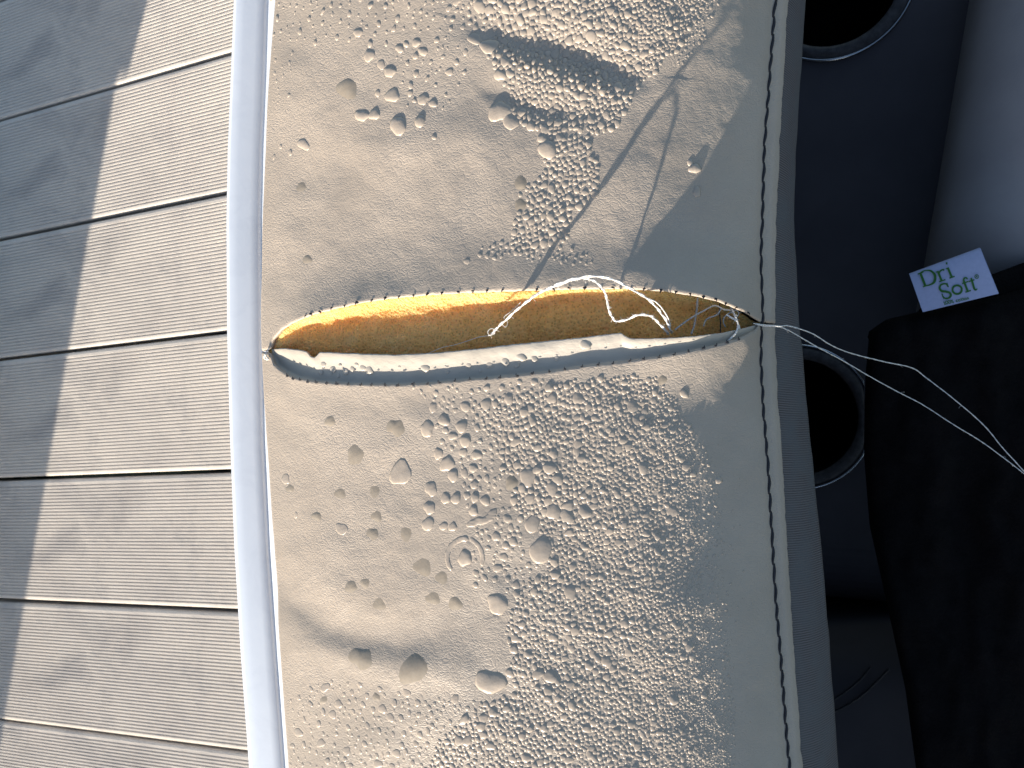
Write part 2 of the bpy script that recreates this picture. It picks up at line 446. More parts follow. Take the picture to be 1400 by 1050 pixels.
def relief(p, q):
    """bulges, dents and folds of the padded cover in metres (p: picture column, q: row)"""
    pp = p - delta(q)
    edge = sstep(1058, 1020, pp) * sstep(357, 385, pp)
    h = 0.0012 * fbm(p / 120, q / 120, 3, 3) + 0.00022 * fbm(p / 34, q / 34, 9, 3) + 0.00006 * fbm(p / 9, q / 11, 14, 3)
    h = h * (0.35 + 0.65 * edge)
    # folds in the upper half
    d, t = seg_dist(p, q, [(628, 28), (690, 48), (760, 66), (840, 98), (900, 104)])
    h = h - 0.0026 * np.exp(-(d / np.where(d > 0, 20, 34)) ** 2) * np.sin(np.pi * np.clip(t, 0.02, 0.98)) ** 0.6
    d, t = seg_dist(p, q, [(650, 118), (690, 130), (740, 150), (820, 158)])
    h = h - 0.0010 * np.exp(-(d / np.where(d > 0, 11, 22)) ** 2) * np.sin(np.pi * np.clip(t, 0.0, 1)) ** 0.7
    d, t = seg_dist(p, q, [(450, 168), (520, 205), (640, 185), (720, 190)])
    h = h + 0.0007 * np.exp(-(d / 35) ** 2) * np.sin(np.pi * t)
    d, t = seg_dist(p, q, [(418, 330), (424, 250), (430, 200)])
    h = h - 0.0006 * np.exp(-(d / 20) ** 2) * np.sin(np.pi * t)
    # soft fold in the lower left
    d, t = seg_dist(p, q, [(372, 760), (395, 815), (450, 858), (540, 880), (650, 850)])
    h = h - 0.0013 * np.exp(-(d / np.where(d > 0, 24, 40)) ** 2) * np.sin(np.pi * np.clip(t, 0.03, 0.97)) ** 0.5
    d, t = seg_dist(p, q, [(380, 800), (420, 872), (500, 905), (600, 915), (690, 905)])
    h = h + 0.0008 * np.exp(-(d / 24) ** 2) * np.sin(np.pi * t)
    # puckered lips of the opened seam
    lu, ll = lip_u(pp), lip_l(pp)
    up_side = q <= (lu + ll) / 2
    du = np.clip(lu - q, 0, None); dl = np.clip(q - ll, 0, None)
    wl = sstep(368, 430, pp) * sstep(1050, 960, pp)
    pu = (0.0014 * np.exp(-(du / 30)) * sstep(390, 450, pp) * sstep(720, 520, pp) + 0.0019 * np.exp(-(du / 42) ** 2) * wl + 0.004 * np.exp(-(du / 70) ** 2) * sstep(800, 930, pp) * sstep(1075, 1000, pp))
    pl = 0.0009 * np.exp(-(dl / 24)) * wl + 0.003 * np.exp(-(dl / 36) ** 2) * sstep(830, 960, pp) * sstep(1060, 1010, pp)
    h = h + np.where(up_side, pu, pl)
    # dimple along the hem stitching
    h = h - 0.0007 * np.exp(-((pp - 1041) / 6.5) ** 2) + 0.0003 * np.exp(-((pp - 1052) / 5) ** 2)
    return h

def surf(p, q, off=0.0):
    """world point of the cover seen at picture position p, q"""
    p = np.asarray(p, float); q = np.asarray(q, float)
    pp = p - delta(q)
    n = base_n(pp, q)
    return base(pp, q) + n * (relief(p, q) + off)[..., None]
def surf_n(p, q):
    e = 1.5
    a = surf(p + e, q) - surf(p - e, q); b = surf(p, q - e) - surf(p, q + e)
    n = np.cross(a, b); return n / np.linalg.norm(n, axis=-1)[..., None]

PL, PR = 357.0, 1059.0
cols = np.linspace(PL, PR, 420)
bol = empty('padded_bolster', tuple(base(np.array(700.), np.array(450.)) - np.array([0, 0, 0.08])))
tag(bol, 'beige vinyl padded bolster on the boat rail with its cross seam torn open', 'bolster')

def panel(name, upper):
    if upper:
        fine = np.concatenate([[0, 1.2, 3], np.linspace(5, 560, 330)])
        coarse = np.array([600, 680, 800, 1000, 1300, 1700, 2200])
    else:
        fine = np.concatenate([[0, 1.2, 3], np.linspace(5, 810, 470)])
        coarse = np.array([840, 900, 1000, 1300, 1700, 2300, 3000, 4000, 5000])
    dist = np.concatenate([[2.5, 0.4], fine, coarse])
    depth = np.concatenate([[-0.0026, -0.0011, -0.0005, -0.0002, 0], np.zeros(len(dist) - 5)])
    lip = lip_u(cols) if upper else lip_l(cols)
    sg = -1 if upper else 1
    # rows fan out from the lip to straight rows farther away
    qq = lip[None, :] + sg * dist[:, None]
    flat = 445 + sg * dist[:, None]
    k = sstep(80, 420, dist)[:, None]
    qq = qq * (1 - k) + flat * k
    # a torn, slightly uneven lip
    qq[:5] += (0.9 * vnoise(cols / 5, cols * 0, 31))[None, :] * (1 if upper else 1)
    pp = np.broadcast_to(cols[None, :], qq.shape)
    jit = 1.6 * vnoise(qq / 16, qq * 0, 33) + 0.8 * vnoise(qq / 5, qq * 0, 34)
    pp = pp + jit * sstep(1045, 1059, pp)
    p = pp + delta(qq)
    P = surf(p, qq, np.broadcast_to(depth[:, None], qq.shape))
    # outboard edge rolls down to the rail, inboard edge is the cut hem
    L = [P[:, :1] + np.array([dx, 0, dz]) for dx, dz in ((-0.0030, -0.030), (-0.0030, -0.014), (-0.0026, -0.006), (-0.0017, -0.0022), (-0.0007, -0.0006))]
    nR = base_n(pp[:, -1:], qq[:, -1:])
    R = [P[:, -1:] - nR * 0.0005 + np.array([0.0003, 0, 0]), P[:, -1:] - nR * 0.0019 + np.array([-0.0002, 0, 0]), P[:, -1:] - nR * 0.0024 + np.array([-0.004, 0, 0.004])]
    A = np.concatenate(L + [P] + R, axis=1)
    nr, nc = A.shape[:2]
    return mesh_obj(name, A.reshape(-1, 3), grid_faces(nr, nc, flip=not upper), M['vinyl'], bol)
panel('upper_cover', True)
panel('lower_cover', False)

# foam seen in the opening
fc = np.linspace(360, 1046, 330)
fr = np.linspace(-0.30, 1.45, 110)
lu, ll, fl = lip_u(fc), lip_l(fc), flap(fc)
FQ = lu[None, :] + fr[:, None] * np.maximum(fl - lu, 6)[None, :]
FP = np.broadcast_to(fc[None, :], FQ.shape)
shelf = -0.07 + 0.10 * vnoise(fc / 60, fc * 0, 51) + 0.03 * vnoise(fc / 12, fc * 0, 52)
fade = sstep(365, 420, fc) * sstep(1036, 985, fc)
dep = -(0.0022 + (0.0016 * sstep(560, 760, fc) * sstep(1040, 1000, fc))[None, :] + (0.0042 * fade)[None, :] * sstep(0, 0.32, fr[:, None] - shelf[None, :]) + 0.0006 * sstep(0.6, 1.2, fr)[:, None])
dep = dep + 0.0005 * fbm(FP / 14, FQ / 14, 55, 3) + 0.0003 * fbm(FP / 4, FQ / 4, 58, 2)
nF = base_n(FP, FQ)
rel = (0.0019 * sstep(368, 430, fc) * sstep(1050, 960, fc))[None, :]
Fm = base(FP, FQ) + nF * (dep + rel)[..., None]
foam = mesh_obj('foam_filling', Fm.reshape(-1, 3), grid_faces(len(fr), len(fc), True), M['foam'], bol)
foam['label'] = 'yellow orange foam showing in the opening'

# seam allowance of the lower cover, folded into the opening
fc2 = np.linspace(366, 1037, 340)
ft = np.linspace(0, 1, 26)
ll2, fl2 = lip_l(fc2) + 2.5, flap(fc2) + 0.7 * vnoise(fc2 / 4, fc2 * 0, 61)
SQ = ll2[None, :] + (fl2 - ll2)[None, :] * ft[:, None]
SP = np.broadcast_to(fc2[None, :], SQ.shape)
wide = sstep(4, 24, ll2 - fl2)
sd = -0.0010 + wide[None, :] * (-0.0018 * sstep(0.0, 0.10, ft) + 0.0026 * sstep(0.2, 1.0, ft))[:, None] - 0.0006
sd = sd + 0.00035 * fbm(SP / 26, SQ / 20, 63, 3) + rel.mean() * 0
sw = (0.0016 * sstep(368, 430, fc2) * sstep(1050, 960, fc2) + 0.003 * sstep(830, 960, fc2) * sstep(1060, 1010, fc2))[None, :]
nS = base_n(SP, SQ)
top = base(SP, SQ) + nS * (sd + sw)[..., None]
bot = top - nS * 0.0009
A = np.concatenate([top, bot[::-1]], axis=0)
fo = mesh_obj('seam_flap', A.reshape(-1, 3), grid_faces(A.shape[0], A.shape[1], False), M['vinyl_back'], bol)
fo['label'] = 'pale seam allowance folded down inside the opening'
def flap_pt(p, q):
    pp = p - delta(q)
    t = np.clip((lip_l(pp) + 2.5 - q) / np.maximum(lip_l(pp) + 2.5 - flap(pp), 3), 0, 1)
    d = -0.0010 + sstep(4, 24, lip_l(pp) - flap(pp)) * (-0.0018 * sstep(0.0, 0.10, t) + 0.0026 * sstep(0.2, 1, t)) - 0.0006
    d = d + 0.0016 * sstep(368, 430, pp) * sstep(1050, 960, pp) + 0.003 * sstep(830, 960, pp) * sstep(1060, 1010, pp)
    return base(pp, q) + base_n(pp, q) * d

# needle holes left along both lips (a few pixels each: one part per lip)
def holes(name, lipf, sg, xs):
    V, Fc = [], []
    for x in xs:
        q0 = float(lipf(x)) + sg * random.uniform(1.2, 2.4)
        x = x + random.uniform(-1, 1)
        r = random.uniform(1.7, 2.6)
        for (dx, dq, a, b) in ((0, 0, r, r * 0.75), (random.uniform(-2.2, 2.2), -sg * 1.8, 0.8, 2.0)):
            k0 = len(V); n = 9
            ang = random.uniform(0, 6)
            for i in range(n):
                t = 2 * math.pi * i / n; rr = random.uniform(0.75, 1.2)
                V.append(surf(np.array(x + dx + a * rr * math.cos(t)), np.array(q0 + dq + b * rr * math.sin(t)), 0.00022))
            V.append(surf(np.array(x + dx), np.array(q0 + dq), 0.00034))
            for i in range(n): Fc.append((k0 + (i + 1) % n, k0 + i, k0 + n))
    o = mesh_obj(name, np.array(V), Fc, M['dark_thread'], bol, smooth=False)
    o['kind'] = 'stuff'
hx = [395, 403, 412, 423, 435, 448, 462, 477, 494, 510, 528, 546, 565, 585, 604, 624, 644, 665, 684, 708, 728, 752, 772, 796, 818, 839, 860, 880, 900, 919, 937, 957, 974, 989, 1003]
holes('needle_hole_row', lip_l, 1, hx)
ux = [425, 432, 445, 461, 478, 495, 514, 533, 551, 571, 589, 609, 629, 649, 669, 690, 735, 758, 778, 800, 822, 838, 862, 880, 900, 919, 937, 955, 970, 984, 999, 1014]
holes('needle_hole_row', lip_u, -1, ux)

# edge binding strip hanging from the hem on the cockpit side
bq = np.concatenate([np.linspace(-600, -60, 10), np.linspace(-50, 1100, 240), np.linspace(1150, 5000, 14)])
pbot = np.interp(bq, [-600, 0, 100, 200, 300, 440, 600, 800, 1050, 1300, 5000], [1190, 1102, 1095, 1089, 1085, 1093, 1108, 1128, 1147, 1170, 1420])
ztop = Z0(1059.0)
e0 = surf(1050 + delta(bq), bq, np.full(len(bq), -0.0016))
e1 = at_z(pbot, bq, np.full(len(bq), float(ztop) - 0.030))
cl = []
for t in np.linspace(0, 1, 14):
    a = e0 * (1 - t) + e1 * t
    a[:, 0] += 0.0016 * math.sin(math.pi * t) + 0.0004 * vnoise(bq / 30, bq * 0 + t * 2, 71)
    a[:, 2] += 0.0016 * math.sin(math.pi * t)
    cl.append(a)
cl.append(e1 + np.array([-0.0012, 0, -0.0014])); cl.append(e1 + np.array([-0.006, 0, -0.003])); cl.append(e1 + np.array([-0.05, 0, -0.012]))
A = np.stack(cl, 1)
bd = mesh_obj('edge_binding', A.reshape(-1, 3), grid_faces(A.shape[0], A.shape[1], True), M['binding'], bol)
bd['label'] = 'dark grey ribbed fabric strip below the stitched hem'

# hem stitches
sline = np.array([(-40, 1068), (0, 1062), (100, 1053), (200, 1046), (300, 1043), (380, 1040), (440, 1040), (560, 1044), (700, 1055), (850, 1065), (1050, 1080), (1100, 1084), (1400, 1104)], float)
q = -30.0
while q < 1400:
    q2 = q + random.uniform(22, 27)
    tt = np.linspace(0, 1, 7)
    qs = q + (q2 - q + 1.5) * tt
    wob = random.uniform(1.6, 2.6)
    ps = np.interp(qs, sline[:, 0], sline[:, 1]) + wob * (0.5 - tt) * 0.55 + 0.5 * np.sin(tt * math.pi * 2 + random.uniform(-0.5, 0.5))
    pts = surf(ps, qs, 0.0001 + 0.0003 * np.sin(np.pi * tt))
    tube('stitch', pts, 0.00058 * (0.55 + 0.5 * np.sin(np.pi * np.clip(tt, 0.06, 0.94))), M['dark_thread'], bol, sides=6)
    q = q2

# body of the bolster below the covers, so it is solid from the side
bx0 = base(np.full(40, 372.), np.linspace(-1400, 5200, 40)); bx1 = base(np.full(40, 1030.), np.linspace(-1400, 5200, 40))
rows = []
for a, b in zip(bx0, bx1):
    rows.append([a + [0, 0, -0.016], a + [0, 0, -0.10], b + [-0.05, 0, -0.10 + a[2] - b[2]], b + [-0.02, 0, -0.035]])
A = np.array(rows)
mesh_obj('bolster_base', A.reshape(-1, 3), grid_faces(40, 4), M['navy'], bol, smooth=False)

# ------------------------------------------------------------------ boat rail (white moulding outboard of the bolster)
rail = empty('boat_rail', (-0.31, 0, 0.3))
tag(rail, 'white moulded boat rail running between the dock decking and the bolster', 'rail')
rq = np.concatenate([np.linspace(-1500, -80, 12), np.linspace(-60, 1110, 160), np.linspace(1180, 5200, 16)])
pin = np.interp(rq, [-1500, 0, 400, 1050, 5200], [0, 0, 0, 0, 0]) + 366 + delta(rq)
pout = np.interp(rq, [-1500, -300, 0, 100, 200, 300, 450, 600, 750, 900, 1050, 1300, 5200], [440, 340, 324, 320, 316, 314, 315, 319, 325, 334, 345, 366, 700])
pmid = np.interp(rq, [-1500, -300, 0, 100, 200, 300, 450, 600, 750, 900, 1050, 1300, 5200], [490, 382, 362, 359, 355, 353, 354, 357, 364, 374, 385, 406, 740])
k = np.hanning(13); k /= k.sum()
sm = lambda y: np.convolve(np.pad(y, 6, mode='edge'), k, 'valid')
zin = 0.3260
tiltdeg = np.interp(rq, [-1500, 0, 450, 750, 1050, 5200], [19, 18, 14, 10, 2, 2])
em = at_z(pmid, rq, np.full(len(rq), zin))
# outer crest: on the outer ray, placed so that the face has the wanted tilt
eo = []
for i in range(len(rq)):
    z = zin
    for it in range(20):
        o_ = at_z(pout[i], rq[i], np.array(z)); z = zin + (em[i][0] - o_[0]) * math.tan(math.radians(tiltdeg[i]))
    eo.append(o_)
eo = np.array(eo)
ei = at_z(pin, rq, np.full(len(rq), zin - 0.001))
prof_pts = [eo + np.array([-0.006, 0, -0.30]), eo + np.array([-0.012, 0, -0.05]), eo + np.array([-0.012, 0, -0.012]), eo + np.array([-0.0045, 0, -0.0025]), eo + np.array([-0.0015, 0, -0.0003]), eo, eo * 0.7 + em * 0.3 + [0, 0, .0002], eo * 0.3 + em * 0.7 + [0, 0, .0002], em * 0.96 + eo * 0.04, em + np.array([0.0002, 0, -0.0008]), em + np.array([0.0005, 0, -0.0060]), em + np.array([0.0017, 0, -0.0060]), em + np.array([0.0019, 0, -0.0008]), ei, ei + np.array([0.03, 0, -0.004])]
A = np.stack(prof_pts, 1)
rm = mesh_obj('rail_moulding', A.reshape(-1, 3), grid_faces(A.shape[0], A.shape[1], True), M['gelcoat'], rail)
hl = np.stack([eo + np.array([-0.006, 0, -0.302]), eo + np.array([0.03, 0, -0.55]), eo + np.array([0.10, 0, -0.85])], 1)
hull = mesh_obj('hull_side', hl.reshape(-1, 3), grid_faces(hl.shape[0], 3, True), M['gelcoat'], rail)

# ------------------------------------------------------------------ cockpit: navy side shelf with cup holders
ZC = 0.12
cups = [(at_z(1138., -20., ZC), 0.0485), (at_z(1087., 570., ZC), 0.0470)]
bm = bmesh.new()
def loop(pts):
    vs = [bm.verts.new(p) for p in pts]
    return [bm.edges.new((vs[i], vs[(i + 1) % len(vs)])) for i in range(len(vs))]
ed_all = loop([(-0.12, -0.105, ZC), (0.75, -0.105, ZC), (0.75, 1.0, ZC), (-0.12, 1.0, ZC)])
for c, r in cups:
    ed_all += loop([(c[0] + (r - 0.004) * math.cos(t), c[1] + (r - 0.004) * math.sin(t), ZC) for t in np.linspace(0, 2 * math.pi, 64, endpoint=False)])
bmesh.ops.triangle_fill(bm, edges=ed_all, use_beauty=True, use_dissolve=False)
bmesh.ops.recalc_face_normals(bm, faces=bm.faces)
if sum(f.normal.z for f in bm.faces) < 0: bmesh.ops.reverse_faces(bm, faces=bm.faces)
me = bpy.data.meshes.new('cockpit_shelf'); bm.to_mesh(me); bm.free(); me.materials.append(M['navy'])
bm = bmesh.new(); bm.from_mesh(me)
arc = [(-0.105 - 0.04 * math.sin(a), ZC - 0.0003 - 0.04 * (1 - math.cos(a))) for a in np.linspace(0, math.pi / 2, 12)] + [(-0.145, -0.3)]
for (ya, za), (yb, zb) in zip(arc[:-1], arc[1:]):
    bm.faces.new([bm.verts.new(v) for v in ((-0.12, ya, za), (-0.12, yb, zb), (0.75, yb, zb), (0.75, ya, za))])
for pts in ([(-0.12, 1.0), (-0.12, -0.105)],):
    vs = [bm.verts.new((x, y, z)) for (x, y), z in ((pts[0], ZC - 0.0005), (pts[0], -0.3), (pts[1], -0.3), (pts[1], ZC - 0.0005))]
    bm.faces.new(vs)
bm.to_mesh(me); bm.free()
shelf_o = bpy.data.objects.new('cockpit_shelf', me); COL.objects.link(shelf_o)
tag(shelf_o, 'dark navy upholstered shelf inside the boat with round cup holders', 'shelf')

fl_ = mesh_obj('cockpit_floor', np.array([(-0.16, -1.8, -0.3), (0.9, -1.8, -0.3), (0.9, 1.1, -0.3), (-0.16, 1.1, -0.3)]), [(0, 1, 2, 3)], M['navy'], smooth=False)
tag(fl_, kind='structure')
sw_ = mesh_obj('cockpit_side', np.array([(-0.13, -1.8, -0.3), (-0.13, 1.1, -0.3), (-0.09, 1.1, 0.30), (-0.09, -1.8, 0.30)]), [(0, 1, 2, 3)], M['navy'], smooth=False)
tag(sw_, kind='structure')

def lathe(name, prof, c, mat, parent, n=144, cut=None):
    V = []; Fc = []
    for (r, z) in prof:
        for i in range(n):
            t = 2 * math.pi * i / n; x_ = r * math.cos(t)
            V.append((c[0] + (min(x_, cut) if cut else x_), c[1] + r * math.sin(t), c[2] + z))
    for j in range(len(prof) - 1):
        for i in range(n):
            i2 = (i + 1) % n; Fc.append((j * n + i, j * n + i2, (j + 1) * n + i2, (j + 1) * n + i))
    return mesh_obj(name, V, Fc, mat, parent)
clab = ['dark cup holder with steel rim at the top edge beside the bolster', 'dark cup holder half covered by the bolster, its rim cut straight beside the black towel']
for (c, r), lb in zip(cups, clab):
    e = empty('cup_holder', tuple(c)); tag(e, lb, 'cup holder', 'cup holders in the side shelf')
    ri = r * 0.80
    cut = r * 0.875 if 'straight' in lb else None
    lathe('flange', [(r - 0.0012, 0.0008), (r - 0.003, 0.0028), (ri + 0.004, 0.0034), (ri + 0.001, 0.0026), (ri, 0.0)], c, M['flange'], e, cut=cut)
    lathe('cup', [(ri, 0.001), (ri - 0.001, -0.03), (ri - 0.004, -0.085), (0.004, -0.087), (0.0002, -0.087)], c, M['black'], e)
    lathe('rim', [(r - 0.0013, 0.0016), (r - 0.0007, 0.0024), (r + 0.0002, 0.0022), (r + 0.0006, 0.0010), (r + 0.0002, 0.0003)], c, M['steel'], e, cut=cut)

# ------------------------------------------------------------------ seat cushions
def pillow_box(name, corners_px, z, drop, mat, rnd, seed=0, n=40, bulge=0.006, parent=None):
    """soft rounded block whose top outline is given by four picture corners (tl, tr, br, bl) on level z"""
    C4 = [at_z(float(u), float(v), np.array(z)) for u, v in corners_px]
    s = np.linspace(0, 1, n)
    U, Vv = np.meshgrid(s, s)
    P = (C4[0] * ((1 - U) * (1 - Vv))[..., None] + C4[1] * (U * (1 - Vv))[..., None] + C4[2] * (U * Vv)[..., None] + C4[3] * ((1 - U) * Vv)[..., None])
    wx = np.linalg.norm(C4[1] - C4[0]); wy = np.linalg.norm(C4[3] - C4[0])
    dx = np.minimum(U, 1 - U) * wx; dy = np.minimum(Vv, 1 - Vv) * wy
    def rd(d): return rnd - np.sqrt(np.maximum(rnd ** 2 - np.clip(rnd - d, 0, rnd) ** 2, 0))
    P[..., 2] -= rd(dx) + rd(dy)
    P[..., 2] += bulge * (np.sin(np.pi * U) * np.sin(np.pi * Vv)) + 0.002 * fbm(P[..., 0] * 14, P[..., 1] * 14, seed, 3)
    cen = P.mean(axis=(0, 1))
    ringi = [(0, j) for j in range(n)] + [(i, n - 1) for i in range(1, n)] + [(n - 1, j) for j in range(n - 2, -1, -1)] + [(i, 0) for i in range(n - 2, 0, -1)]
    V = P.reshape(-1, 3).tolist(); Fc = grid_faces(n, n, True).tolist()
    k0 = len(V)
    for (i, j) in ringi:
        p = P[i, j].copy(); p[2] = z - drop; V.append(p.tolist())
    m = len(ringi)
    for a in range(m):
        b = (a + 1) % m
        Fc.append([ringi[a][0] * n + ringi[a][1], ringi[b][0] * n + ringi[b][1], k0 + b, k0 + a])
    o = mesh_obj(name, V, Fc, mat, parent)
    return o
def dens(n):  # sampling densified near the borders
    s = np.linspace(0, 1, n); return s
back = empty('grey_seat', tuple(at_z(1420., 150., np.array(0.14))))
tag(back, 'plain grey rounded seat back at the top right corner', 'seat')
pillow_box('cushion', [(1375, -180), (1760, -180), (1760, 420), (1272, 420)], 0.215, 0.09, M['grey'], 0.05, 81, n=70, parent=back)
seat = empty('seat_cushion', tuple(at_z(1180., 980., np.array(0.13))))
tag(seat, 'dark navy seat cushion with top stitched seams below the shelf', 'cushion')
pillow_box('cushion', [(1040, 880), (1800, 850), (1850, 1900), (1000, 1900)], 0.152, 0.44, M['navy'], 0.03, 84, n=60, bulge=0.004, parent=seat)
for pts in ([(1136, 975), (1160, 963), (1185, 945), (1215, 915)], [(1130, 962), (1150, 950), (1175, 930), (1190, 912)]):
    W = np.array([at_z(float(u), float(v), np.array(0.1545)) for u, v in pts])
    W = catmull(W, 8); W[:, 2] += 0.0003 * np.sin(np.arange(len(W)) * 1.6)
    tube('stitch_line', W, 0.0007, M['dark_thread'], seat, 5)

# ------------------------------------------------------------------ black towel, folded
towel = empty('folded_towel', tuple(at_z(1300., 700., np.array(0.125))))
tag(towel, 'black towel folded over the seat with a white printed label', 'towel')
def cloth(name, left, top_, z0, amp, seed, thick=0.004):
    left = np.array(left, float); top_ = np.array(top_, float)
    nr, nc = 130, 80
    t = np.linspace(0, 1, nr); s = np.linspace(0, 1, nc)
    lq = left[0, 1] + (left[-1, 1] - left[0, 1]) * t
    lp = np.interp(lq, left[:, 1], left[:, 0])
    tp = np.linspace(top_[0, 0], top_[-1, 0], nc); tq = np.interp(tp, top_[:, 0], top_[:, 1])
    PU_ = lp[:, None] + (tp[-1] - lp)[:, None] * s[None, :]
    PQ_ = tq[None, :] + (left[-1, 1] - tq)[None, :] * t[:, None]
    PU_ = PU_ * 1.0
    zz = z0 + amp * (fbm(PU_ / 70, PQ_ / 240, seed, 3)) + 0.3 * amp * fbm(PU_ / 28, PQ_ / 50, seed + 5, 3)
    e1_ = np.minimum((s * 30)[None, :], 1); e2_ = np.minimum((t * 40)[:, None], 1)
    rdrop = 0.010 * ((1 - np.sqrt(1 - (1 - e1_) ** 2)) + (1 - np.sqrt(1 - (1 - e2_) ** 2)))
    P = at_z(PU_, PQ_, zz)
    P[..., 2] -= rdrop
    P = np.concatenate([P[:, :1] - np.array([-0.002, 0, 0.03]), P], 1)
    P = np.concatenate([P[:1] - np.array([0, 0.002, 0.02]), P], 0)
    return mesh_obj(name, P.reshape(-1, 3), grid_faces(nr + 1, nc + 1, True), M['towel'], towel)
cloth('back_layer', [(1262, 418), (1262, 560), (1262, 760)], [(1262, 418), (1300, 396), (1360, 372), (1400, 357), (1800, 210)], 0.218, 0.006, 91)
cloth('front_layer', [(1190, 446), (1184, 510), (1182, 620), (1190, 720), (1212, 820), (1240, 950), (1300, 1400)], [(1180, 450), (1205, 434), (1250, 424), (1300, 414), (1362, 402), (1400, 391), (1800, 290)], 0.232, 0.010, 95)

# ------------------------------------------------------------------ printed label sewn to the towel
ZL = 0.238
lab = empty('sewn_label', parent=towel)
lab.name = 'sewn_label'
def zp(x, y, dz=0.0): return at_z(1220 + x / 7.5, 320 + y / 7.5, np.array(ZL + dz))
# the ribbon: front leaf, rounded fold along its top edge, back leaf
tl, tr, br, bl = (172, 405), (895, 138), (1085, 610), (312, 800)
rows = []
for k, (t, dz) in enumerate([(1.0, 0), (0.75, 0.0004), (0.5, 0.0006), (0.25, 0.0005), (0.06, 0.0002), (0.0, -0.0006), (0.02, -0.0016), (0.3, -0.0024), (0.7, -0.0026), (1.0, -0.003)]):
    back_l = k > 5
    row = []
    for s in np.linspace(0, 1, 14):
        x0 = tl[0] + (tr[0] - tl[0]) * s; y0 = tl[1] + (tr[1] - tl[1]) * s
        x1 = bl[0] + (br[0] - bl[0]) * s; y1 = bl[1] + (br[1] - bl[1]) * s
        row.append(zp(x0 + (x1 - x0) * t + (8 if back_l else 0), y0 + (y1 - y0) * t, dz + 0.0008 * math.sin(s * 3)))
    rows.append(row)
A = np.array(rows)
lb_o = mesh_obj('label_ribbon', A.reshape(-1, 3), grid_faces(A.shape[0], A.shape[1], False), M['satin'], lab)
lb_o['label'] = 'white ribbon label with green lettering'
LV, LF = [], []
def stroke(pts, w, closed=False, smooth=True):
    P = np.array(pts, float)
    if closed: P = np.vstack([P, P[:1]])
    if smooth and len(P) > 2: P = catmull(P, 6)
    d = np.gradient(P, axis=0); d /= np.linalg.norm(d, axis=1)[:, None] + 1e-9
    nrm = np.stack([-d[:, 1], d[:, 0]], 1)
    w = np.asarray(w, float) * 1.3
    ww = np.broadcast_to(np.asarray(w, float), (len(P),)) if np.ndim(w) == 0 else np.interp(np.linspace(0, 1, len(P)), np.linspace(0, 1, len(w)), w)
    k0 = len(LV)
    for p, n_, w_ in zip(P, nrm, ww):
        for sgn in (-1, 1):
            x, y = p + n_ * w_ / 2 * sgn
            # height of the ribbon under this point
            t = np.clip(((y - 405) + (x - 172) * 0.369) / 447, 0, 1)
            s = np.clip((x - 172 - 140 * t) / 745, 0, 1)
            h = np.interp(t, [0, 0.06, 0.25, 0.5, 0.75, 1], [-0.0006, 0.0002, 0.0005, 0.0006, 0.0004, 0]) + 0.0008 * math.sin(s * 3) + 0.0005
            LV.append(zp(x, y, h))
    for i in range(len(P) - 1):
        LF.append((k0 + 2 * i, k0 + 2 * i + 2, k0 + 2 * i + 3, k0 + 2 * i + 1))
B = 17
stroke([(287, 400), (338, 528)], B + 2); stroke([(262, 411), (318, 388)], 10); stroke([(314, 542), (362, 524)], 10)
stroke([(290, 392), (345, 372), (400, 380), (438, 428), (430, 490), (390, 518), (336, 532)], [9, 10, 15, 21, 20, 12, 9])
stroke([(466, 382), (506, 478)], B); stroke([(446, 392), (474, 380)], 9); stroke([(480, 488), (545, 467)], 10); stroke([(478, 410), (492, 380), (515, 366), (534, 368)], [9, 11, 13, 17])
stroke([(570, 346), (610, 442)], B); stroke([(548, 358), (578, 345)], 9); stroke([(586, 452), (640, 433)], 10)
stroke([(549, 300), (566, 300)], 17)
stroke([(568, 540), (556, 514), (525, 510), (494, 526), (486, 558), (508, 584), (550, 590), (588, 602), (600, 630), (578, 655), (545, 660), (520, 640), (512, 618)], [10, 12, 13, 15, 17, 18, 18, 18, 18, 15, 12, 10, 10]); stroke([(560, 500), (576, 545)], 8); stroke([(508, 612), (528, 664)], 8)
stroke([(665 + 48 * math.cos(a), 570 + 44 * math.sin(a)) for a in np.linspace(0, 6.28, 17)[:-1]], 16, closed=True)
stroke([(772, 462), (756, 448), (736, 456), (734, 482), (752, 530), (775, 588)], [12, 12, 14, 16, B, B]); stroke([(716, 507), (778, 486)], 10); stroke([(750, 596), (806, 578)], 10)
stroke([(808, 450), (826, 510), (840, 556), (855, 572), (872, 560)], [14, B, B, 13, 9]); stroke([(782, 488), (842, 468)], 10)
stroke([(866 + 20 * math.cos(a), 436 + 20 * math.sin(a)) for a in np.linspace(0, 6.28, 13)[:-1]], 5, closed=True)
stroke([(859, 448), (857, 426), (872, 424), (872, 434), (860, 437)], 4, smooth=False); stroke([(864, 437), (876, 446)], 4)
